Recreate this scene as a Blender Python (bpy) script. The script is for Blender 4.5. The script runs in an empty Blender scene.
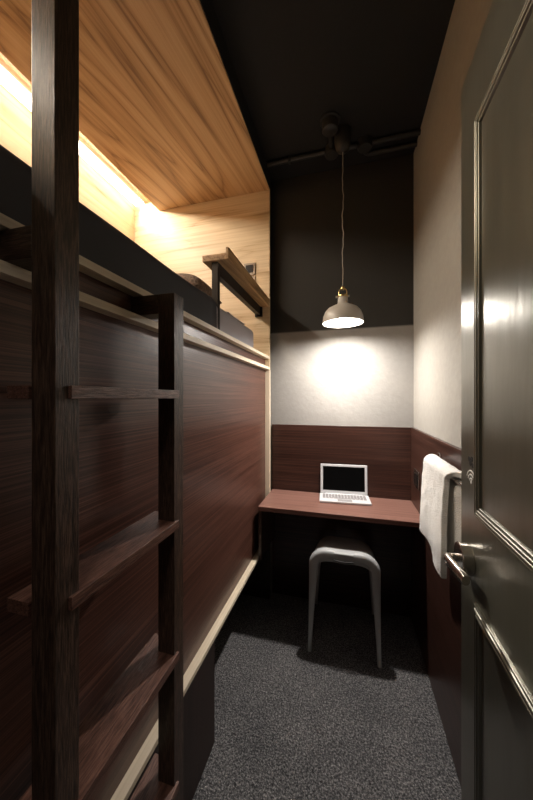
import bpy, bmesh, math, random
from mathutils import Vector, Matrix, noise
random.seed(4)
S = 1.37                     # eye height in metres; all plan numbers below are in eye heights, h measured from eye level
C = bpy.context.scene.collection
PI = math.pi
A = math.atan(80.5/295.0)    # yaw of the camera

def P(x, y, h): return Vector((x*S, y*S, (1+h)*S))

# ------------------------------------------------------------------ materials
def nodes(name):
    m = bpy.data.materials.new(name); m.use_nodes = True
    nt = m.node_tree; b = nt.nodes['Principled BSDF']
    return m, nt, b
def N(nt, t, **k):
    n = nt.nodes.new(t)
    for a, v in k.items():
        if a in n.inputs: n.inputs[a].default_value = v
        else: setattr(n, a, v)
    return n
def ramp(nt, stops):
    r = nt.nodes.new('ShaderNodeValToRGB'); e = r.color_ramp.elements
    while len(e) < len(stops): e.new(0.5)
    for i, (p, c) in enumerate(stops): e[i].position = p; e[i].color = (*c, 1)
    return r
def mat(name, col, rough=.5, metal=0, bump=0, bscale=60, var=0, spec=None, coat=0, emis=None, estr=0):
    m, nt, b = nodes(name); L = nt.links.new
    b.inputs['Base Color'].default_value = (*col, 1)
    b.inputs['Roughness'].default_value = rough; b.inputs['Metallic'].default_value = metal
    if spec is not None: b.inputs['Specular IOR Level'].default_value = spec
    if coat: b.inputs['Coat Weight'].default_value = coat
    tc = N(nt, 'ShaderNodeTexCoord')
    nz = N(nt, 'ShaderNodeTexNoise', Scale=bscale, Detail=4.0); L(tc.outputs['Object'], nz.inputs['Vector'])
    if var:
        r = ramp(nt, [(.25, tuple(c*(1-var) for c in col)), (.75, tuple(min(1, c*(1+var)) for c in col))])
        L(nz.outputs['Fac'], r.inputs['Fac']); L(r.outputs['Color'], b.inputs['Base Color'])
    if bump:
        bp = N(nt, 'ShaderNodeBump', Strength=bump, Distance=.01); L(nz.outputs['Fac'], bp.inputs['Height']); L(bp.outputs['Normal'], b.inputs['Normal'])
    if emis:
        b.inputs['Emission Color'].default_value = (*emis, 1); b.inputs['Emission Strength'].default_value = estr
    return m
def wood(name, stops, grain, fine=90, fig=6, figmix=.35, dist=1.0, rough=.4, bump=.06, rot=(0, 0, 0), streak=1.2, spec=.5):
    """grain = axis the fibres run along; fine hairline streaks mixed with a broad cathedral figure"""
    m, nt, b = nodes(name); L = nt.links.new
    tc = N(nt, 'ShaderNodeTexCoord')
    mp0 = N(nt, 'ShaderNodeMapping'); mp0.inputs['Rotation'].default_value = rot
    L(tc.outputs['Object'], mp0.inputs['Vector'])
    i = 'xyz'.index(grain)
    mp = N(nt, 'ShaderNodeMapping'); sc = [fine]*3; sc[i] = streak; mp.inputs['Scale'].default_value = sc
    L(mp0.outputs['Vector'], mp.inputs['Vector'])
    nf = N(nt, 'ShaderNodeTexNoise', Scale=1.0, Detail=5.0, Roughness=.65); L(mp.outputs['Vector'], nf.inputs['Vector'])
    mg = N(nt, 'ShaderNodeMapping'); sg = [fig]*3; sg[i] = fig*.11; mg.inputs['Scale'].default_value = sg
    L(mp0.outputs['Vector'], mg.inputs['Vector'])
    ng = N(nt, 'ShaderNodeTexNoise', Scale=1.0, Detail=2.0, Distortion=dist); L(mg.outputs['Vector'], ng.inputs['Vector'])
    # contour lines of the broad noise = growth-ring figure
    mu = N(nt, 'ShaderNodeMath', operation='MULTIPLY'); mu.inputs[1].default_value = 6.5; L(ng.outputs['Fac'], mu.inputs[0])
    pp = N(nt, 'ShaderNodeMath', operation='PINGPONG'); pp.inputs[1].default_value = .5; L(mu.outputs[0], pp.inputs[0])
    p2 = N(nt, 'ShaderNodeMath', operation='MULTIPLY'); p2.inputs[1].default_value = 2.0; L(pp.outputs[0], p2.inputs[0])
    fr = N(nt, 'ShaderNodeMath', operation='POWER'); fr.inputs[1].default_value = .42; L(p2.outputs[0], fr.inputs[0])
    mx = N(nt, 'ShaderNodeMix', data_type='FLOAT'); mx.inputs[0].default_value = figmix
    L(nf.outputs['Fac'], mx.inputs[2]); L(fr.outputs[0], mx.inputs[3])
    r = ramp(nt, stops); L(mx.outputs[0], r.inputs['Fac']); L(r.outputs['Color'], b.inputs['Base Color'])
    b.inputs['Roughness'].default_value = rough; b.inputs['Specular IOR Level'].default_value = spec
    bp = N(nt, 'ShaderNodeBump', Strength=bump, Distance=.004); L(nf.outputs['Fac'], bp.inputs['Height']); L(bp.outputs['Normal'], b.inputs['Normal'])
    return m

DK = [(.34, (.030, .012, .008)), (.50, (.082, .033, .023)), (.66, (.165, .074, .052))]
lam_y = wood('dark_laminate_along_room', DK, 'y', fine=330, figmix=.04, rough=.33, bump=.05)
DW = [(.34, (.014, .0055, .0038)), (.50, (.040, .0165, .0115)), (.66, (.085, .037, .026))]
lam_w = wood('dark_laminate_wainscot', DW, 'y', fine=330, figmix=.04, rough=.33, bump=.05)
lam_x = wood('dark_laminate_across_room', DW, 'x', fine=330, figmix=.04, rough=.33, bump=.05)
base_w = wood('dark_base_veneer', [(.3, (.012, .006, .004)), (.7, (.032, .014, .010))], 'z', fine=60, figmix=.2, rough=.5)
desk_w = wood('desk_laminate', [(.34, (.13, .062, .048)), (.5, (.23, .115, .088)), (.68, (.32, .175, .14))], 'x', fine=200, figmix=.06, rough=.33, bump=.04)
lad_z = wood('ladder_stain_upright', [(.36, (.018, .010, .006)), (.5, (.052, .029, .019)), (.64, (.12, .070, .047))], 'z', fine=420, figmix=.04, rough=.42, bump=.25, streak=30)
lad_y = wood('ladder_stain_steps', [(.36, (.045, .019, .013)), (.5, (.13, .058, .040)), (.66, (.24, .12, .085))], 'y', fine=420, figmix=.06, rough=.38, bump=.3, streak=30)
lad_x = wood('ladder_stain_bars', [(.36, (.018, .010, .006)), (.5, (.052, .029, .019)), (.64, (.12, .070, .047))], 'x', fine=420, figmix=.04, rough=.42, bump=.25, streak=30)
PL = [(.32, (.46, .30, .16)), (.46, (.64, .48, .29)), (.60, (.74, .58, .38)), (.8, (.80, .65, .45))]
ply_y = wood('pale_veneer_along_bunk', [(.34, (.26, .135, .055)), (.50, (.46, .27, .12)), (.64, (.57, .36, .18)), (.8, (.64, .43, .24))], 'y', fine=70, fig=3.6, figmix=.36, dist=1.1, rough=.45, bump=.02, rot=(0, 0, .10))
ply_x = wood('pale_veneer_across_bunk', PL, 'x', fine=70, fig=4.5, figmix=.22, dist=.4, rough=.45, bump=.02)
ply_w = wood('pale_veneer_bunk_back', PL, 'y', fine=30, fig=3.0, figmix=.25, dist=.8, rough=.45, bump=.02)
ply_e = wood('pale_plywood_edge', [(.3, (.66, .54, .39)), (.7, (.84, .73, .56))], 'y', fine=120, figmix=.05, rough=.5, bump=.05)
ply_v = wood('pale_plywood_upright', [(.3, (.66, .54, .39)), (.7, (.84, .73, .56))], 'z', fine=60, figmix=.1, rough=.5, bump=.05)
paint = mat('grey_wall_plaster', (.33, .31, .275), .75, bump=.10, bscale=38, var=.06)
black = mat('black_ceiling_paint', (.013, .013, .0135), .8, bump=.1, bscale=50)
bmetal = mat('black_steel', (.022, .018, .016), .42, metal=.6)
conduit_m = mat('black_painted_conduit', (.035, .033, .031), .5)
chrome = mat('brushed_nickel', (.62, .58, .53), .24, metal=1)
chrome2 = mat('polished_chrome', (.8, .79, .78), .12, metal=1)
brass = mat('brass', (.75, .55, .25), .3, metal=1)
cream = mat('cream_lacquer', (.55, .51, .46), .35)
white_pl = mat('white_plastic', (.86, .85, .85), .35)
lap_m = mat('silver_white_shell', (.70, .70, .71), .32)
key_m = mat('pale_grey_keys', (.33, .31, .31), .5)
screen_m = mat('dead_black_screen', (.002, .002, .002), .6, spec=.05)
rubber = mat('dark_rubber', (.02, .02, .02), .7)
stool_m = mat('light_grey_moulded_plastic', (.50, .51, .51), .38)
cord_m = mat('cloth_cord', (.42, .38, .33), .8)
plate_m = mat('brushed_socket_plate', (.30, .25, .20), .35, metal=.7)
hole_m = mat('socket_holes', (.01, .01, .01), .6)
sheet_m = mat('grey_bed_sheet', (.42, .39, .41), .85, bump=.15, bscale=14)
blank_m = mat('charcoal_blanket', (.055, .056, .063), .8, bump=.12, bscale=10)
fur_m = mat('brown_fur', (.20, .13, .09), .95, bump=1.0, bscale=90, var=.6)
towel_m = mat('white_terry', (.86, .85, .82), .95, bump=.6, bscale=210, var=.06)
mark_k = mat('black_print', (.01, .01, .01), .5)
mark_w = mat('white_print', (.72, .70, .66), .5)
led_m = mat('warm_led_diffuser', (1, 1, 1), .5, emis=(1, .96, .90), estr=4)
bulb_m = mat('glowing_bulb', (1, 1, 1), .5, emis=(1, .95, .90), estr=300)
fill_glow = mat('added_fill_glow', (1, 1, 1), .5, emis=(1, .93, .85), estr=28)  # emission of the added fill lamp behind the camera

def door_mat():
    m, nt, b = nodes('olive_grey_door_enamel'); L = nt.links.new
    tc = N(nt, 'ShaderNodeTexCoord'); mp = N(nt, 'ShaderNodeMapping'); mp.inputs['Scale'].default_value = (14, 14, 3)
    L(tc.outputs['Object'], mp.inputs['Vector'])
    n = N(nt, 'ShaderNodeTexNoise', Scale=1.0, Detail=3.0); L(mp.outputs['Vector'], n.inputs['Vector'])
    r = ramp(nt, [(.3, (.145, .138, .108)), (.7, (.165, .158, .125))]); L(n.outputs['Fac'], r.inputs['Fac']); L(r.outputs['Color'], b.inputs['Base Color'])
    b.inputs['Metallic'].default_value = .6; b.inputs['Roughness'].default_value = .29
    bp = N(nt, 'ShaderNodeBump', Strength=.12, Distance=.01); L(n.outputs['Fac'], bp.inputs['Height']); L(bp.outputs['Normal'], b.inputs['Normal'])
    return m
door_m = door_mat()

def carpet_mat():
    m, nt, b = nodes('grey_loop_carpet'); L = nt.links.new
    tc = N(nt, 'ShaderNodeTexCoord')
    n = N(nt, 'ShaderNodeTexNoise', Scale=150.0, Detail=3.0, Roughness=.75); L(tc.outputs['Object'], n.inputs['Vector'])
    v = N(nt, 'ShaderNodeTexVoronoi', Scale=190.0); L(tc.outputs['Object'], v.inputs['Vector'])
    n2 = N(nt, 'ShaderNodeTexNoise', Scale=6.0, Detail=2.0); L(tc.outputs['Object'], n2.inputs['Vector'])
    r = ramp(nt, [(.34, (.034, .034, .037)), (.50, (.125, .124, .128)), (.66, (.36, .35, .35))]); L(n.outputs['Fac'], r.inputs['Fac'])
    r2 = ramp(nt, [(.3, (.8, .8, .8)), (.7, (1.1, 1.08, 1.06))]); L(n2.outputs['Fac'], r2.inputs['Fac'])
    mx = N(nt, 'ShaderNodeMix', data_type='RGBA', blend_type='MULTIPLY'); mx.inputs[0].default_value = 1
    L(r.outputs['Color'], mx.inputs[6]); L(r2.outputs['Color'], mx.inputs[7]); L(mx.outputs[2], b.inputs['Base Color'])
    b.inputs['Roughness'].default_value = 1; b.inputs['Specular IOR Level'].default_value = .1
    bp = N(nt, 'ShaderNodeBump', Strength=.9, Distance=.006); L(v.outputs['Distance'], bp.inputs['Height']); L(bp.outputs['Normal'], b.inputs['Normal'])
    return m
carpet = carpet_mat()

# ------------------------------------------------------------------ mesh helpers (metres inside bmesh)
def merge(dst, src):
    me = bpy.data.meshes.new('t'); src.to_mesh(me); src.free(); dst.from_mesh(me); bpy.data.meshes.remove(me)
def bx(bm, x0, x1, y0, y1, h0, h1, bev=.0012, seg=2, M=None):
    t = bmesh.new(); bmesh.ops.create_cube(t, size=1)
    a, b = P(min(x0, x1), min(y0, y1), min(h0, h1)), P(max(x0, x1), max(y0, y1), max(h0, h1))
    for v in t.verts: v.co = Vector(((a[i]+b[i])/2 + v.co[i]*(b[i]-a[i]) for i in range(3)))
    if bev: bmesh.ops.bevel(t, geom=t.edges[:], offset=bev*S, segments=seg, affect='EDGES', profile=.5)
    if M: t.transform(M)
    merge(bm, t)
def box(*a, **k):
    bm = bmesh.new(); bx(bm, *a, **k); return bm
def prism(bm, poly, h0, h1, bev=.001):
    """plan polygon (x,y) in eye heights extruded from h0 to h1"""
    t = bmesh.new()
    lo = [t.verts.new(P(x, y, h0)) for x, y in poly]; hi = [t.verts.new(P(x, y, h1)) for x, y in poly]
    n = len(poly); t.faces.new(lo[::-1]); t.faces.new(hi)
    for i in range(n): t.faces.new((lo[i], lo[(i+1) % n], hi[(i+1) % n], hi[i]))
    bmesh.ops.recalc_face_normals(t, faces=t.faces[:])
    if bev: bmesh.ops.bevel(t, geom=t.edges[:], offset=bev*S, segments=2, affect='EDGES', profile=.5)
    merge(bm, t)
def sweep(bm, pts, ra, rb=None, n=16, up=Vector((0, 0, 1)), sq=2.0, cap=True):
    """tube of superelliptic section along pts (metres); ra/rb half widths sideways / along 'up', per point or constant"""
    m = len(pts); ra = ra if hasattr(ra, '__len__') else [ra]*m
    rb = ra if rb is None else (rb if hasattr(rb, '__len__') else [rb]*m)
    rings = []; prev = None
    for i, p in enumerate(pts):
        t = (pts[min(i+1, m-1)] - pts[max(i-1, 0)]).normalized()
        if prev is None:
            u = up if abs(t.dot(up)) < .95 else Vector((1, 0, 0))
            b = (u - t*u.dot(t)).normalized()
        else: b = (prev - t*prev.dot(t)).normalized()
        prev = b; a = t.cross(b)
        ring = []
        for k in range(n):
            th = 2*PI*k/n; c, s = math.cos(th), math.sin(th)
            cx = math.copysign(abs(c)**(2/sq), c); sx = math.copysign(abs(s)**(2/sq), s)
            ring.append(bm.verts.new(p + a*cx*ra[i] + b*sx*rb[i]))
        rings.append(ring)
    for i in range(m-1):
        for k in range(n): bm.faces.new((rings[i][k], rings[i][(k+1) % n], rings[i+1][(k+1) % n], rings[i+1][k]))
    if cap: bm.faces.new(rings[0][::-1]); bm.faces.new(rings[-1])
    bmesh.ops.recalc_face_normals(bm, faces=bm.faces[:])
    return bm
def lathe(bm, prof, c, n=40, axis='z', closed=False):
    """prof = [(radius, along)] in metres about point c (metres)"""
    R = []
    for r, z in prof:
        ring = []
        for k in range(n):
            th = 2*PI*k/n; u, v = r*math.cos(th), r*math.sin(th)
            d = {'z': (u, v, z), 'x': (z, u, v), 'y': (u, z, v)}[axis]
            ring.append(bm.verts.new(c + Vector(d)))
        R.append(ring)
    for i in range(len(R)-1):
        for k in range(n): bm.faces.new((R[i][k], R[i][(k+1) % n], R[i+1][(k+1) % n], R[i+1][k]))
    if closed:
        for k in range(n): bm.faces.new((R[-1][k], R[-1][(k+1) % n], R[0][(k+1) % n], R[0][k]))
    else:
        bm.faces.new(R[0][::-1]); bm.faces.new(R[-1])
    bmesh.ops.remove_doubles(bm, verts=bm.verts[:], dist=1e-6)
    bmesh.ops.recalc_face_normals(bm, faces=bm.faces[:])
    return bm
def arc(c, r, a0, a1, n, f):
    return [f(c[0]+r*math.cos(a0+(a1-a0)*i/n), c[1]+r*math.sin(a0+(a1-a0)*i/n)) for i in range(n+1)]

def world(o):
    v = Vector((0, 0, 0))
    while o: v = v + o.location; o = o.parent
    return v
def obj(name, bm, m, parent=None, smooth=True, origin=None, wnorm=True):
    w = world(parent)
    xs = [v.co.copy() for v in bm.verts]
    lo = Vector([min(c[i] for c in xs) for i in range(3)]); hi = Vector([max(c[i] for c in xs) for i in range(3)])
    o_ = origin if origin is not None else Vector(((lo.x+hi.x)/2, (lo.y+hi.y)/2, lo.z))
    for v in bm.verts: v.co -= o_
    me = bpy.data.meshes.new(name); bm.to_mesh(me); bm.free()
    me.materials.append(m)
    if smooth:
        me.shade_smooth(); me.set_sharp_from_angle(angle=math.radians(50))
    o = bpy.data.objects.new(name, me); C.objects.link(o)
    if smooth and wnorm and len(me.polygons) < 900:
        wn = o.modifiers.new('weighted', 'WEIGHTED_NORMAL'); wn.keep_sharp = True; wn.weight = 80
    if parent: o.parent = parent
    o.location = o_ - w
    return o
def tag(o, label, cat, group=None):
    o['label'] = label; o['category'] = cat
    if group: o['group'] = group
    return o
def thing(name, label, cat, loc, group=None):
    o = bpy.data.objects.new(name, None); C.objects.link(o); o.empty_display_size = .05
    o.location = loc; return tag(o, label, cat, group)
def struct(name, bm, m):
    o = obj(name, bm, m); o['kind'] = 'structure'; return o

# ------------------------------------------------------------------ plan (eye heights)
XR, XF, XI, XL = .294, -.371, -.393, -1.163     # right wall, bunk face, recessed bunk face, bunk back
YB, YE, YF = 1.48, 1.417, -.06                  # back wall, bunk end panel, front wall (door opening)
HC, HK = 1.12, 1.034                            # ceiling, bunk canopy
WT = .06
# setting
struct('floor', box(-1.25, 1.0, -1.0, YB+WT, -1.03, -1.0, bev=0), carpet)
struct('ceiling', box(-1.25, 1.0, -1.0, YB+WT, HC, HC+.03, bev=0), black)
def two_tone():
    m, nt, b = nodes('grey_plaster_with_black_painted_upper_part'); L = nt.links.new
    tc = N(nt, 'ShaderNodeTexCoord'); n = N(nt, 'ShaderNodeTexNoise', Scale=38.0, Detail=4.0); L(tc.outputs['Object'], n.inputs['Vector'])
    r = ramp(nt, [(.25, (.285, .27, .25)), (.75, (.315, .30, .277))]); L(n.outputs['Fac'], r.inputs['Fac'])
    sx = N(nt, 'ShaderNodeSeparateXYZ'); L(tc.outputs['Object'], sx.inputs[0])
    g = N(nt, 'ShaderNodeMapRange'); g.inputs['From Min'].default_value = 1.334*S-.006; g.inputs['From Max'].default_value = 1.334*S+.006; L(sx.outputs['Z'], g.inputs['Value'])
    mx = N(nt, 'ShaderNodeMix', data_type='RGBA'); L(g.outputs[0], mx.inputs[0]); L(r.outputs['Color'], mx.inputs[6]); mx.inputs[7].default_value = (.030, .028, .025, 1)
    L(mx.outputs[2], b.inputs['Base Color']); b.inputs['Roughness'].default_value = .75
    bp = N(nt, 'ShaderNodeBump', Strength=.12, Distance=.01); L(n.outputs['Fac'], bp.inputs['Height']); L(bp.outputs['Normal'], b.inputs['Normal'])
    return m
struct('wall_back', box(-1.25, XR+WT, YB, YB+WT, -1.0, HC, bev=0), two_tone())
struct('wall_right', box(XR, XR+WT, YF-.09, YB, -1.0, HC, bev=0), paint)
struct('wall_left', box(-1.25, -1.185, YF-.09, YB, -1.0, HC, bev=0), paint)
fw = bmesh.new()
bx(fw, -1.185, -.40, YF-.09, YF-.005, -1.0, HC, bev=0); bx(fw, .252, XR, YF-.09, YF-.005, -1.0, HC, bev=0); bx(fw, -.40, .252, YF-.09, YF-.005, .62, HC, bev=0)
struct('wall_front', fw, paint)
struct('wall_hall', box(-1.25, 1.0, -1.03, -1.0, -1.0, HC, bev=0), black)
# dark laminate wainscot on back and right wall
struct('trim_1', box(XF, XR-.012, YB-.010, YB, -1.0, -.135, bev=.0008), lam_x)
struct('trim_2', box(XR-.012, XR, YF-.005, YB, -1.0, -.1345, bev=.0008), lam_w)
XW = XR-.012

# ------------------------------------------------------------------ bunk bed
bunk = thing('bunk_bed', 'built-in bunk bed with dark laminate front, pale plywood rails and warm-lit upper berth', 'bunk bed', P(-.75, .7, -1.0))
T = .0135
obj('end_panel', box(XL, XF, YE, YE+T, -.7036, HC-.012, bev=.0006), ply_x, bunk)
obj('lower_end_panel', box(XL, XF, YE, YE+T, -1.0, -.7036, bev=.0006), base_w, bunk)['label'] = 'dark lower end panel'
# forward edge of the end panel: pale solid-wood lipping below the rails
obj('edge_lipping', box(XI+.0002, XF+.0012, YE-.0014, YE+T+.0003, -.70, .140, bev=.0005), ply_v, bunk)
obj('lower_back_panel', box(XL-T, XL, YF+.005, YE+T, -1.0, .15, bev=.0005), base_w, bunk)
obj('back_panel', box(XL-T, XL, YF+.005, YE+T, .15, HC-.012, bev=.0005), ply_w, bunk)
obj('near_end_panel', box(XL, XI-.01, YF+.005, YF+.005+T, -1.0, HC-.012, bev=.0005), ply_x, bunk)
obj('canopy', box(-1.0, XF, YF+.02, YE, HK, HK+T, bev=.0006), ply_y, bunk)
obj('cove_top', box(XL, -.98, YF+.02, YE, 1.093, 1.105, bev=.0005), ply_y, bunk)
obj('cove_side', box(-.992, -.98, YF+.02, YE, HK+T, 1.093, bev=.0005), ply_y, bunk)
obj('light_strip', box(-1.150, -1.096, YF+.05, YE-.004, 1.0815, 1.093, bev=.001), led_m, bunk)
al = bpy.data.lights.new('cove_light', 'AREA'); al.shape = 'RECTANGLE'; al.size = .030*S; al.size_y = (YE-YF-.09)*S; al.energy = 23; al.color = (1, .89, .73); al.spread = math.radians(165)
ao = bpy.data.objects.new('cove_light', al); C.objects.link(ao); ao.parent = bunk; ao.location = P(-1.118, (YE+YF)/2+.02, 1.0755)-bunk.location; ao.rotation_euler = (0, math.radians(-50), 0)
obj('fascia', box(XF-.012, XF+.003, YF+.02, YE+T, HK+T*.4, HC-.002, bev=.0005), black, bunk)
obj('top_rail', box(XF, -.412, YF+.02, YE, .193, .206, bev=.0006), ply_e, bunk)
obj('middle_rail', box(XF, -.412, YF+.02, YE, .140, .154, bev=.0006), ply_e, bunk)
obj('recess_panel', box(XI-.012, XI, YF+.02, YE, .154, .193, bev=0), lam_y, bunk)
obj('front_panel', box(XI-.012, XI, YF+.02, YE, -.6915, .140, bev=0), lam_y, bunk)
obj('bottom_rail', box(XF, -.43, YF+.02, YE, -.7036, -.6915, bev=.0006), ply_e, bunk)
obj('mattress_deck', box(XL, -.412, YF+.02, YE, .150, .185, bev=0), ply_w, bunk)
obj('base_cabinet', box(-.84, XF, YF+.02, .787, -1.0, -.7040, bev=.0008), base_w, bunk)

# ------------------------------------------------------------------ bedding
def soft_box(x0, x1, y0, y1, h0, h1, nx, ny, nz, rad, amp, freq, seed=0, foldy=0):
    """rounded, gently rumpled block"""
    bm = bmesh.new(); bmesh.ops.create_cube(bm, size=1)
    a, b = P(x0, y0, h0), P(x1, y1, h1)
    for v in bm.verts: v.co = Vector([(a[i]+b[i])/2+v.co[i]*(b[i]-a[i]) for i in range(3)])
    bmesh.ops.bevel(bm, geom=bm.edges[:], offset=rad*S, segments=4, affect='EDGES', profile=.5)
    for ax, n in ((0, nx), (1, ny), (2, nz)):
        for k in range(1, n):
            co = Vector((0, 0, 0)); co[ax] = a[ax]+(b[ax]-a[ax])*k/n; no = Vector((0, 0, 0)); no[ax] = 1
            bmesh.ops.bisect_plane(bm, geom=bm.verts[:]+bm.edges[:]+bm.faces[:], plane_co=co, plane_no=no)
    bm.normal_update()
    for v in bm.verts:
        q = v.co*freq + Vector((seed, seed*2, 0))
        d = noise.noise(q)*amp
        if foldy: d += amp*.8*noise.noise(Vector((v.co.x*4, v.co.y*foldy, v.co.z*3+seed)))
        v.co += v.normal*d
    return bm
YM = 1.305
m_ = soft_box(-1.13, -.414, .00, YM, .185, .316, 8, 26, 4, .022, .004, 5)
tag(obj('mattress', m_, sheet_m), 'mattress in a grey sheet on the upper berth, bare at its far end', 'mattress')
def blanket():
    bm = bmesh.new(); nu, nv = 46, 70
    x_in, x_out = -1.10, -.4065
    prof = [(x_in + (x_out-.03-x_in)*i/18, .3235) for i in range(19)]
    prof += [(x_out-.03+.03*math.sin(a), .2935+.03*math.cos(a)) for a in [PI/2*i/7 for i in range(1, 8)]]
    prof += [(x_out, .2935-(.2935-.208)*i/8) for i in range(1, 9)]
    rows = []
    y0, y1 = .01, .862
    for j in range(nv+1):
        y = y0+(y1-y0)*j/nv
        e = max(0, (y-.76)/.10)**1.5*1.5
        row = []
        for i, (x, h) in enumerate(prof):
            w = .0035*noise.noise(Vector((x*6, y*5, h*4))) + e*.007*noise.noise(Vector((h*7+x*3, y*46, 1.3)))
            side = 1 if i > 22 else 0
            row.append(bm.verts.new(P(x + (w+abs(e)*.004)*side, y, h + w*(1-side) + (.004*e if not side else 0))))
        rows.append(row)
    for j in range(nv):
        for i in range(len(prof)-1): bm.faces.new((rows[j][i], rows[j][i+1], rows[j+1][i+1], rows[j+1][i]))
    bmesh.ops.recalc_face_normals(bm, faces=bm.faces[:])
    bm.normal_update()
    if bm.faces[0].normal.z < 0: bmesh.ops.reverse_faces(bm, faces=bm.faces[:])
    geo = bm.faces[:]
    bmesh.ops.solidify(bm, geom=geo, thickness=.004)
    return bm
tag(obj('blanket', blanket(), blank_m), 'charcoal blanket drawn over the near part of the upper mattress', 'blanket')
def pillow(x0, x1, y0, y1, h0, h1, seed, puff=.6):
    bm = bmesh.new(); n = 22
    top, bot = [], []
    for j in range(n+1):
        rt, rb_ = [], []
        for i in range(n+1):
            u, v = i/n*2-1, j/n*2-1
            k = ((1-abs(u)**3.2)*(1-abs(v)**3.2))**puff
            pin = 1-.05*(1-abs(u))*abs(v)
            x = (x0+x1)/2+u*(x1-x0)/2*(1-.05*(1-v*v)*0-.04*(1-abs(v))*abs(u)); y = (y0+y1)/2+v*(y1-y0)/2*pin
            w = .004*noise.noise(Vector((x*9+seed, y*9, 0)))*k
            hm = h0+(h1-h0)*.42
            rt.append(bm.verts.new(P(x, y, hm+(h1-hm)*k+w))); rb_.append(bm.verts.new(P(x, y, hm-(hm-h0)*k)))
        top.append(rt); bot.append(rb_)
    for j in range(n):
        for i in range(n):
            bm.faces.new((top[j][i], top[j][i+1], top[j+1][i+1], top[j+1][i])); bm.faces.new((bot[j][i], bot[j+1][i], bot[j+1][i+1], bot[j][i+1]))
    bmesh.ops.remove_doubles(bm, verts=bm.verts[:], dist=.0006)
    bmesh.ops.recalc_face_normals(bm, faces=bm.faces[:])
    return bm
tag(obj('pillow', pillow(-.80, -.45, 1.08, 1.29, .3185, .368, 3), sheet_m), 'grey pillow lying on the bare end of the mattress below the small shelf', 'pillow')
tag(obj('fur_cushion', pillow(-.70, -.47, .872, 1.065, .3185, .442, 8), fur_m), 'brown fur cushion on the mattress behind the small shelf post', 'cushion')

# ------------------------------------------------------------------ small shelf on black frame at the bunk end
sh = thing('bed_shelf', 'small pale wooden shelf with raised lip on a black steel frame at the bunk end', 'shelf', P(-.42, 1.15, .19))
obj('shelf_board', box(-.465, -.3805, .892, YE, .4535, .4735, bev=.0006), ply_y, sh)
obj('shelf_lip', box(-.3805, -.372, .892, YE, .4535, .492, bev=.0006), ply_y, sh)
obj('post', box(-.436, -.414, .903, .921, .206, .4535, bev=.0006), bmetal, sh)
obj('bearer', box(-.436, -.414, .921, YE-.001, .412, .4535, bev=.0006), bmetal, sh)
obj('wall_bracket', box(-.443, -.408, YE-.014, YE, .405, .4535, bev=.0006), bmetal, sh)

# plates on the bunk end panel
def plate(name, label, cat, x, h, w, hh, y, kind):
    t = thing(name, label, cat, P(x, y, h-hh/2))
    obj('cover_plate', box(x-w/2, x+w/2, y-.006, y, h-hh/2, h+hh/2, bev=.0015), plate_m, t)
    if kind == 'switch': obj('rocker', box(x-w*.32, x+w*.32, y-.009, y-.006, h-hh*.32, h+hh*.32, bev=.001), bmetal, t)
    else:
        for dx in (-.2, .2):
            b = bmesh.new(); lathe(b, [(.003, 0), (.003, .003)], P(x+dx*w, y-.0068, h), 12, 'y'); obj('socket_hole', b, hole_m, t)
plate('light_switch', 'square metal light switch on the pale bunk end panel', 'switch', -.474, .650, .060, .060, YE, 'switch')
plate('wall_socket', 'metal socket plate just below the light switch on the bunk end panel', 'socket', -.474, .586, .060, .052, YE, 'socket')

# ------------------------------------------------------------------ ladder
lad = thing('bunk_ladder', 'dark stained wooden ladder hooked on the bunk front, near post rising to the ceiling', 'ladder', P(-.33, .37, -1.0))
RX0, RX1 = -.3335, -.300
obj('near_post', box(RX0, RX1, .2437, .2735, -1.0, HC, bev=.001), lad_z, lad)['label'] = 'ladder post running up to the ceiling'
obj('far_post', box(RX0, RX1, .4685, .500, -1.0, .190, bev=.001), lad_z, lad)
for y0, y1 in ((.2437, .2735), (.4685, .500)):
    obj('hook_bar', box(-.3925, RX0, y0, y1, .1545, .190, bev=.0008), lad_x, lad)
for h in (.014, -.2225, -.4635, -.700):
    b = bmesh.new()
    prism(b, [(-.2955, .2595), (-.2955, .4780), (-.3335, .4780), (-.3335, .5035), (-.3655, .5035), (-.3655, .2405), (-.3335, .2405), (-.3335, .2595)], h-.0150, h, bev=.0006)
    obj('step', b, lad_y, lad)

# ------------------------------------------------------------------ desk
dk = thing('wall_desk', 'narrow reddish-brown laminate desk fixed across the end wall', 'desk', P(-.04, 1.35, -.69))
obj('desktop', box(-.3695, XW, 1.216, YB-.010, -.486, -.467, bev=.0012), desk_w, dk)
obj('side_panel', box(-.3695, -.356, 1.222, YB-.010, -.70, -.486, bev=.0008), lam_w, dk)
obj('wall_cleat', box(XW-.012, XW, 1.25, YB-.010, -.52, -.486, bev=.0008), lam_w, dk)

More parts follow.
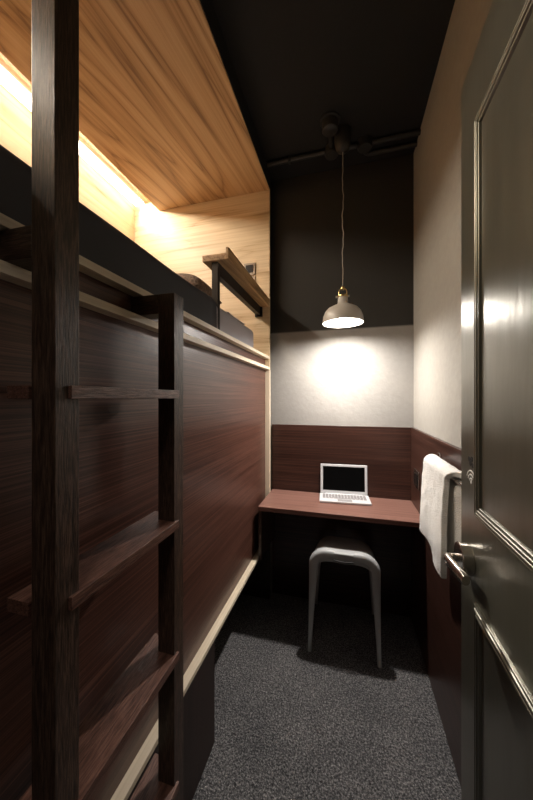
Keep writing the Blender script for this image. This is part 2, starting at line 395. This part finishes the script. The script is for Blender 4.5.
# ------------------------------------------------------------------ laptop
lp = thing('laptop', 'open white laptop with a black screen on the desk', 'laptop', P(-.016, 1.385, -.467))
ang = math.radians(3.8)
Lw, Ld, Lt = .2226*S, .112*S, .0105*S
LM = Matrix.Translation(P(-.119, 1.331, -.467)) @ Matrix.Rotation(ang, 4, 'Z')
def lbox(x0, x1, y0, y1, z0, z1, bev, M=LM):
    b = bmesh.new(); bmesh.ops.create_cube(b, size=1)
    for v in b.verts: v.co = Vector(((x0+x1)/2+v.co.x*(x1-x0), (y0+y1)/2+v.co.y*(y1-y0), (z0+z1)/2+v.co.z*(z1-z0)))
    if bev: bmesh.ops.bevel(b, geom=b.edges[:], offset=bev, segments=3, affect='EDGES', profile=.5)
    b.transform(M); return b
obj('base', lbox(0, Lw, 0, Ld, .002, Lt, .0025), lap_m, lp)
kb = bmesh.new()
for r in range(6):
    n = 14 if r else 12
    for c in range(n):
        kx = .018+(Lw-.036)*(c+.08)/n; kx1 = .018+(Lw-.036)*(c+.92)/n; ky = Ld*.36+r*Ld*.092
        if r == 0 and 3 <= c <= 7:
            if c > 3: continue
            kx1 = .018+(Lw-.036)*(7.92)/n
        merge(kb, lbox(kx, kx1, ky, ky+Ld*.072, Lt, Lt+.0012, .0004))
k_ = obj('keyboard', kb, key_m, lp); k_['label'] = 'pale grey keyboard'
obj('trackpad', lbox(Lw*.36, Lw*.64, Ld*.05, Ld*.30, Lt, Lt+.0005, .0002), key_m, lp)
SM = LM @ Matrix.Translation((0, Ld+.001, Lt)) @ Matrix.Rotation(math.radians(-3.5), 4, 'X')
Sh = .138*S
lid = obj('lid', lbox(.004, Lw-.004, 0, .006, 0, Sh, .0025, SM), lap_m, lp)
obj('screen', lbox(.016+.004, Lw-.020, -.0006, .001, .020, Sh-.014, .0003, SM), screen_m, lid)['label'] = 'black screen'
hg = bmesh.new(); sweep(hg, [LM @ Vector((Lw*.12, Ld-.001, Lt*.8)), LM @ Vector((Lw*.88, Ld-.001, Lt*.8))], .004, n=12); obj('hinge', hg, lap_m, lp)
for fx in (.02, Lw-.02):
    for fy in (.015, Ld-.02): obj('rubber_foot', lbox(fx-.006, fx+.006, fy-.003, fy+.003, 0, .002, 0), rubber, lp)

# ------------------------------------------------------------------ stool
st = thing('stool', 'light grey moulded plastic stool with splayed legs tucked under the desk', 'stool', P(-.014, 1.31, -1.0))
sx0, sx1 = -.143, .117; cx = (sx0+sx1)/2
def seat():
    bm = bmesh.new(); nu, nv = 30, 26
    def top(u, v):      # u -1..1 across, v 0 front .. 1 back
        hw = .116-.004*v
        x = cx+u*hw
        y = 1.168+v*.252
        cu = abs(u)
        drop = .026*cu**6 + .006*(1-cu)**2*0
        # front roll, then the saddle falls away to the back
        h = -.588 - .060*(v**1.1) + .010*(-math.exp(-(v/.10)**2)) - drop - .006*math.sin(PI*min(1, v))*(1-u*u)
        # rounded plan corners
        if v > .8: x = cx+u*hw*(1-.10*((v-.8)/.2)**2.5)
        return x, y, h
    g, gb = [], []
    for j in range(nv+1):
        r, rb = [], []
        for i in range(nu+1):
            u, v = i/nu*2-1, j/nv
            x, y, h = top(u, v)
            th = .030*math.exp(-(v/.16)**2)+.011+.010*abs(u)**4
            r.append(bm.verts.new(P(x, y, h))); rb.append(bm.verts.new(P(x*.985+cx*.015, y+(.004 if j == 0 else (-.003 if j == nv else 0)), h-th)))
        g.append(r); gb.append(rb)
    for j in range(nv):
        for i in range(nu):
            bm.faces.new((g[j][i], g[j][i+1], g[j+1][i+1], g[j+1][i])); bm.faces.new((gb[j][i], gb[j+1][i], gb[j+1][i+1], gb[j][i+1]))
    for i in range(nu):
        bm.faces.new((g[0][i], gb[0][i], gb[0][i+1], g[0][i+1])); bm.faces.new((g[nv][i], g[nv][i+1], gb[nv][i+1], gb[nv][i]))
    for j in range(nv):
        bm.faces.new((g[j][0], g[j+1][0], gb[j+1][0], gb[j][0])); bm.faces.new((g[j][nu], gb[j][nu], gb[j+1][nu], g[j+1][nu]))
    bmesh.ops.recalc_face_normals(bm, faces=bm.faces[:])
    return bm
se = obj('seat', seat(), stool_m, st)
md = se.modifiers.new('round', 'BEVEL'); md.width = .008; md.segments = 3; md.limit_method = 'ANGLE'; md.angle_limit = math.radians(40)
# finger grip slot in the front apron
gs = bmesh.new(); sweep(gs, [P(cx-.036+.072*i/8, 1.1615, -.623-.004*math.sin(PI*i/8)) for i in range(9)], .0035, n=10, up=Vector((0, 1, 0))); g_ = obj('grip_slot', gs, hole_m, se)
gs = bmesh.new(); sweep(gs, [P(cx-.034+.068*i/8, 1.1615, -.6275-.004*math.sin(PI*i/8)) for i in range(9)], .0022, n=8, up=Vector((0, 1, 0))); obj('grip_rim', gs, stool_m, se)
for sx, fx, tx in ((-1, sx0, sx0+.015), (1, sx1, sx1-.013)):
    for fy, ty, ht in ((1.172, 1.184, -.612), (1.450, 1.40, -.672)):
        pts = []
        top_c = (tx, ht)
        R = .050
        for i in range(15):
            t = i/14; z = -1.0+.001 + t*(ht-R+1.0)
            pts.append(P(fx+(tx-fx)*t, fy+(ty-fy)*t, z))
        for i in range(1, 9):
            a = PI/2*i/8
            pts.append(P(tx - sx*R*(1-math.cos(a)), ty, ht-R+R*math.sin(a)))
        pts.append(P(tx-sx*(R+.03), ty, ht))
        n = len(pts)
        ra = [(.0075+.0115*min(1, i/15)**1.4)*S for i in range(n)]; rb = [(.0085+.0095*min(1, i/15)**1.2)*S for i in range(n)]
        if fy > 1.3: ra = [a*.8 for a in ra]; rb = [a*.8 for a in rb]
        lb = bmesh.new(); sweep(lb, pts, rb, ra, n=18, up=Vector((1, 0, 0)), sq=2.8)
        obj('leg', lb, stool_m, st)

# ------------------------------------------------------------------ pendant lamp
LX, LY = -.017, 1.28
RIM = .314
pd = thing('pendant_lamp', 'small cream metal pendant lamp hanging on a thin cord over the desk', 'pendant lamp', P(LX, LY, RIM))
c = P(LX, LY, RIM)
sp = [(.115, 0), (.1145, .010), (.111, .038), (.101, .064), (.083, .084), (.058, .097), (.037, .106), (.029, .116), (.0275, .150), (.024, .157)]
inn = [(r-.0025, z-.001 if z > .005 else z) for r, z in sp]
b = bmesh.new(); lathe(b, sp+inn[::-1], c, 56, closed=True); obj('shade', b, cream, pd)
b = bmesh.new(); lathe(b, [(.0285, .148), (.030, .151), (.030, .157), (.0285, .160), (.012, .162)], c, 32); obj('shade_collar', b, brass, pd)
for s in (-1, 1):
    b = bmesh.new()
    sweep(b, [c+Vector((s*.023, 0, .158)), c+Vector((s*.0225, 0, .180)), c+Vector((s*.018, 0, .193)), c+Vector((s*.006, 0, .201))], .0028, n=10); obj('yoke_arm', b, brass, pd)
    b = bmesh.new(); lathe(b, [(.004, -.006), (.006, -.006), (.006, .002), (.004, .004)], c+Vector((s*.034, 0, .154)), 12, 'x'); obj('thumb_screw', b, cream, pd)
b = bmesh.new(); lathe(b, [(.009, .193), (.011, .197), (.010, .207), (.0045, .215)], c, 20); obj('cord_grip', b, brass, pd)
b = bmesh.new(); lathe(b, [(.016, .060), (.020, .064), (.020, .140), (.016, .145)], c, 24); obj('bulb_holder', b, white_pl, pd)
b = bmesh.new(); lathe(b, [(.002, .012), (.010, .014), (.018, .019), (.022, .027), (.022, .035), (.019, .045), (.015, .056), (.014, .062)], c, 32); obj('bulb', b, bulb_m, pd)['label'] = 'glowing bulb'
# spot added just under the bulb to send more light down than onto walls
ld = bpy.data.lights.new('bulb_light', 'SPOT'); ld.energy = 48; ld.spot_size = math.radians(172); ld.spot_blend = 1; ld.shadow_soft_size = .022; ld.color = (1, .94, .88)
lo_ = bpy.data.objects.new('bulb_light', ld); C.objects.link(lo_); lo_.parent = pd; lo_.location = (0, 0, .008)
top = P(LX, LY, 1.036); z0 = c.z+.213
b = bmesh.new(); n = 40
sweep(b, [Vector((c.x+.0035*math.sin(i*.55)*math.sin(PI*i/n)+.002*math.sin(i*1.7)*math.sin(PI*i/n), c.y, z0+(top.z-z0)*i/n)) for i in range(n+1)], .0024, n=8); obj('cord', b, cord_m, pd)
b = bmesh.new(); tz = P(0, 0, HC).z-top.z
lathe(b, [(.006, -.004), (.018, .000), (.034, .008), (.043, .030), (.048, .065), (.048, tz)], top, 36); obj('ceiling_cup', b, conduit_m, pd)['label'] = 'black ceiling cup'

# ------------------------------------------------------------------ conduit and boxes on ceiling
hz = HC-.014
def pipe(name, label, pts, r=.012):
    b = bmesh.new(); sweep(b, [P(*p) for p in pts], r*S*.9, n=16); return tag(obj(name, b, conduit_m), label, 'conduit')
pipe('conduit', 'long black conduit across the ceiling from the bunk to the right wall', [(-.365, 1.35, hz), (XR, 1.352, hz)])
pipe('conduit', 'short black conduit from the round ceiling fitting to the long one', [(-.066, 1.235, hz), (-.066, 1.338, hz)])
el = [(.075, 1.382, hz)] + [(.075+.028-.028*math.cos(a), 1.382+.028*math.sin(a), hz) for a in [PI/2*i/8 for i in range(1, 9)]] + [(XR, 1.412, hz)]
pipe('conduit', 'black elbow conduit turning right behind the long one', el, .011)
def puck(name, label, x, y, r, t, cat):
    b = bmesh.new(); c0 = P(x, y, HC); lathe(b, [(r*S, 0), (r*S, -t*S*.8), (r*S*.9, -t*S), (.002, -t*S*1.02)], c0, 32); return tag(obj(name, b, conduit_m), label, cat)
puck('junction_box', 'round black junction box left of the lamp cup on the long conduit', -.066, 1.352, .031, .034, 'junction box')
puck('junction_box', 'round black junction box right of the lamp cup on the long conduit', .075, 1.352, .031, .034, 'junction box')
ft = thing('ceiling_fitting', 'round black fitting on the ceiling in front of the conduits', 'fitting', P(-.066, 1.20, HC-.06))
b = bmesh.new(); lathe(b, [(.040*S, 0), (.040*S, -.008*S), (.036*S, -.010*S)], P(-.066, 1.215, HC), 32); obj('mounting_ring', b, conduit_m, ft)
b = bmesh.new(); lathe(b, [(.032*S, -.010*S), (.032*S, -.040*S), (.028*S, -.045*S), (.002, -.046*S)], P(-.066, 1.215, HC), 32); obj('housing', b, conduit_m, ft)
b = bmesh.new(); bx(b, -.262, -.250, 1.339, 1.361, HC-.03, HC, bev=.002); tag(obj('pipe_clip', b, conduit_m), 'small black clip holding the long conduit near the bunk', 'clip')

# ------------------------------------------------------------------ wall outlet on wainscot, towel bar, towel
t = thing('wall_outlet', 'small metal outlet plate on the right wainscot just above the desk', 'outlet', P(XW, 1.345, -.36))
obj('cover_plate', box(XW-.006, XW, 1.305, 1.385, -.372, -.300, bev=.0015), chrome, t)
obj('socket_face', box(XW-.009, XW-.006, 1.313, 1.347, -.362, -.310, bev=.001), bmetal, t)
obj('switch_rocker', box(XW-.010, XW-.006, 1.352, 1.377, -.355, -.315, bev=.001), bmetal, t)

BX, BH = .2505, -.195
tr = thing('towel_bar', 'polished chrome towel bar on the right wainscot', 'towel bar', P(XW, .86, BH-.02))
b = bmesh.new(); sweep(b, [P(BX, .655, BH), P(BX, 1.045, BH)], .0062*S, n=18); obj('bar', b, chrome2, tr)
for y in (.662, 1.034):
    b = bmesh.new(); bx(b, XW-.005, XW, y-.011, y+.011, BH-.020, BH+.022, bev=.0012); bx(b, BX-.008, XW-.004, y-.006, y+.006, BH-.008, BH+.010, bev=.0012); obj('bracket', b, chrome2, tr)
def towel():
    bm = bmesh.new(); r = .0125
    y0, y1 = .802, 1.005
    prof = []                                       # (x, h, side)
    nF = 26
    hb = -.424
    for i in range(nF): prof.append((-1, hb+(BH-hb)*i/nF))
    for i in range(11): a = PI*i/10; prof.append((a, None))
    for i in range(1, nF): prof.append((1, BH+(-.40-BH)*i/nF))
    nj = 40; outer, inner = [], []
    for j in range(nj+1):
        v = j/nj; y = y0+(y1-y0)*v
        ro, ri = [], []
        for (a, h) in prof:
            fy = a/PI if h is None else (0 if a == -1 else 1)
            y = y0-.065*fy+(y1-y0+.065*fy)*v
            if h is None:
                x, hh, nx, nh = BX-math.cos(a)*r, BH+math.sin(a)*r, -math.cos(a), math.sin(a)
            else: x, hh, nx, nh = BX+a*r, h, a, 0
            down = 0 if h is None else max(0, (BH-hh)/.24)
            bul = 0
            if a == -1:
                bul = .007*down*(.6+.6*math.sin(v*7.5+.6)) + .003*min(1, down*3)
                hh += -.022*down*max(0, math.sin((1-v)*PI*.9))*0 + (-.010*down if v < .36 else .016*down*min(1, (v-.36)*3))
            elif a == 1 and h is not None: bul = .006*down*(1+math.sin(v*6+2))
            yy = y + (.010*down*(noise.noise(Vector((v*2, hh*6, a)))) if h is not None else 0) - (.004*down if v < .1 else 0)
            w = .0020*noise.noise(Vector((x*30, yy*40, hh*40)))
            th = .0115
            ro.append(bm.verts.new(P(x+nx*(th+bul+w), yy, hh+nh*(th+w)))); ri.append(bm.verts.new(P(x+nx*(bul-.002)-(.013*min(1, down*8) if a == 1 and h is not None else 0), yy, hh+nh*(-.002))))
        outer.append(ro); inner.append(ri)
    m = len(prof)
    for j in range(nj):
        for i in range(m-1):
            bm.faces.new((outer[j][i], outer[j][i+1], outer[j+1][i+1], outer[j+1][i])); bm.faces.new((inner[j][i], inner[j+1][i], inner[j+1][i+1], inner[j][i+1]))
        for i in (0, m-1): bm.faces.new((outer[j][i], outer[j+1][i], inner[j+1][i], inner[j][i]))
    for i in range(m-1):
        for j in (0, nj): bm.faces.new((outer[j][i], inner[j][i], inner[j][i+1], outer[j][i+1]))
    bmesh.ops.recalc_face_normals(bm, faces=bm.faces[:])
    return bm
tw = obj('towel', towel(), towel_m); tag(tw, 'white terry towel draped over the chrome bar beside the door', 'towel')
md = tw.modifiers.new('soft', 'BEVEL'); md.width = .006; md.segments = 2; md.limit_method = 'ANGLE'; md.angle_limit = math.radians(50)
md = tw.modifiers.new('sub', 'SUBSURF'); md.levels = md.render_levels = 1

# ------------------------------------------------------------------ door (open, standing along the right wall)
XD, YD, DA = .2095, .639, math.radians(1.3)
piv = P(XD, YD, -1.0)
DM = Matrix.Translation(piv) @ Matrix.Rotation(-DA, 4, 'Z') @ Matrix.Translation(-piv)
def dbox(*a, **k): return box(*a, M=DM, **k)
DY0 = YD-.665
Yu = .5645    # outer edge of the mouldings
door = obj('door_1', bmesh.new() if False else dbox(XD, XD+.030, DY0, YD, -.994, .585, bev=.001), door_m); door['kind'] = 'structure'
def moulding(y0, y1, h0, h1, face):
    """stepped picture-frame moulding, mitred, around the rectangle (y0..y1, h0..h1) on the door face"""
    bm = bmesh.new()
    # (inset from outer edge, proud height)
    pr = [(0, 0)]
    for c0, r0, k0 in ((.0022, .0020, .0045), (.0078, .0030, .0062), (.0138, .0026, .0062), (.0190, .0021, .0045)):
        pr += [(c0-r0*math.cos(PI*i/8), k0-r0*.9+r0*1.15*math.sin(PI*i/8)) for i in range(9)]
    pr += [(.0225, 0)]
    rings = []
    for d, p in pr:
        x = face-p
        rings.append([bm.verts.new(P(x, y, h)) for y, h in ((y0+d, h0+d), (y1-d, h0+d), (y1-d, h1-d), (y0+d, h1-d))])
    for i in range(len(rings)-1):
        for k in range(4): bm.faces.new((rings[i][k], rings[i][(k+1) % 4], rings[i+1][(k+1) % 4], rings[i+1][k]))
    bmesh.ops.recalc_face_normals(bm, faces=bm.faces[:]); bm.transform(DM); 
    bm.normal_update()
    if sum(f.normal.x for f in bm.faces) > 0: bmesh.ops.reverse_faces(bm, faces=bm.faces[:])
    return bm
obj('upper_moulding', moulding(DY0+.07, Yu, -.197, .462, XD), door_m, door, wnorm=False)
obj('lower_moulding', moulding(DY0+.07, Yu, -.88, -.341, XD), door_m, door, wnorm=False)
for nm, h0, h1 in (('upper_field', -.1735, .4385), ('lower_field', -.8565, -.3645)):
    obj(nm, dbox(XD-.0012, XD+.001, DY0+.0935, Yu-.0235, h0, h1, bev=.0005), door_m, door)
# lever handle
hd = bmesh.new(); HY, HH = .594, -.283
lathe(hd, [(.0, 0), (.035, 0), (.0362, -.002), (.0362, -.0235), (.034, -.0250), (.012, -.0250)], P(XD, HY, HH), 40, 'x'); hd.transform(DM)
rose = obj('handle_rose', hd, chrome, door)
hd = bmesh.new(); x1 = XD-.037
pts = [P(XD-.008, HY, HH), P(XD-.026, HY, HH)]
pts += [P(x1+.011-.011*math.sin(a), HY-.011+.011*math.cos(a), HH) for a in [PI/2*i/7 for i in range(8)]]
pts += [P(x1+.010*(i/8)**1.6, HY-.011-.056*i/8, HH-.003*(i/8)) for i in range(1, 9)]
n = len(pts)
sweep(hd, pts, [(.0052+.001*min(1, max(0, (i-2)/8)))*S for i in range(n)], [(.0066+.0035*min(1, max(0, (i-3)/9)))*S*(1 if i < n-1 else .8) for i in range(n)], n=20, sq=2.5)
hd.transform(DM); obj('lever', hd, chrome, door)
# card symbol: black dots above white arcs
def disc(y, h, r):
    b = bmesh.new(); lathe(b, [(.0004, 0), (r*S, 0), (r*S, -.0008), (.0004, -.0009)], P(XD, y, h), 16, 'x'); return b
mk = bmesh.new()
for dy, dh, r in ((-.011, .012, .0048), (.003, .014, .0050), (-.004, .004, .0050), (.010, .001, .0046)):
    merge(mk, disc(.5885-dy*.8, -.117+dh*.8, r*.95))
mk.transform(DM); obj('black_dots', mk, mark_k, door)['label'] = 'cluster of black dots'
mk = bmesh.new(); cy, ch = .588, -.148
for rr in (.008, .0145, .021):
    ps = [P(XD-.0003, cy+rr*math.cos(a), ch+rr*math.sin(a)) for a in [math.radians(25+104*i/14) for i in range(15)]]
    sweep(mk, ps, 
              .0015*S, .0010, n=8, up=Vector((1, 0, 0)))
merge(mk, disc(cy, ch+.002, .0032)); mk.transform(DM); obj('signal_arcs', mk, mark_w, door)['label'] = 'white signal arcs'
for h in (-.75, -.1, .42):
    b = bmesh.new(); lathe(b, [(.006, 0), (.006, .09)], P(XD+.034, DY0-.006, h), 14); b.transform(DM); obj('hinge', b, chrome, door)

# unseen fill lamp added behind the viewer to brighten the room from the front
hl = thing('added_fill_lamp', 'round fill lamp added on the unseen hallway ceiling', 'lamp', P(.0, -.55, HC-.03))
b = bmesh.new(); lathe(b, [(.15, 0), (.15, -.03), (.14, -.035)], P(.0, -.55, HC), 32); obj('rim', b, conduit_m, hl)
b = bmesh.new(); lathe(b, [(.135, -.034), (.13, -.045), (.02, -.052)], P(.0, -.55, HC), 32); obj('diffuser', b, fill_glow, hl)

# ------------------------------------------------------------------ world, camera
w = bpy.data.worlds.new('World'); bpy.context.scene.world = w; w.use_nodes = True
w.node_tree.nodes['Background'].inputs[0].default_value = (.5, .5, .55, 1); w.node_tree.nodes['Background'].inputs[1].default_value = .02
cam = bpy.data.cameras.new('camera'); co = bpy.data.objects.new('camera', cam); C.objects.link(co)
cam.sensor_fit = 'VERTICAL'; cam.sensor_height = 36; cam.lens = 295/800*36; cam.shift_y = -2/800; cam.clip_start = .02
co.location = (0, 0, S); co.rotation_euler = (PI/2, 0, A)
sc = bpy.context.scene; sc.camera = co
sc.view_settings.view_transform = 'Standard'; sc.view_settings.look = 'None'; sc.view_settings.gamma = 1; sc.view_settings.exposure = .42
sc.cycles.max_bounces = 10; sc.cycles.diffuse_bounces = 6
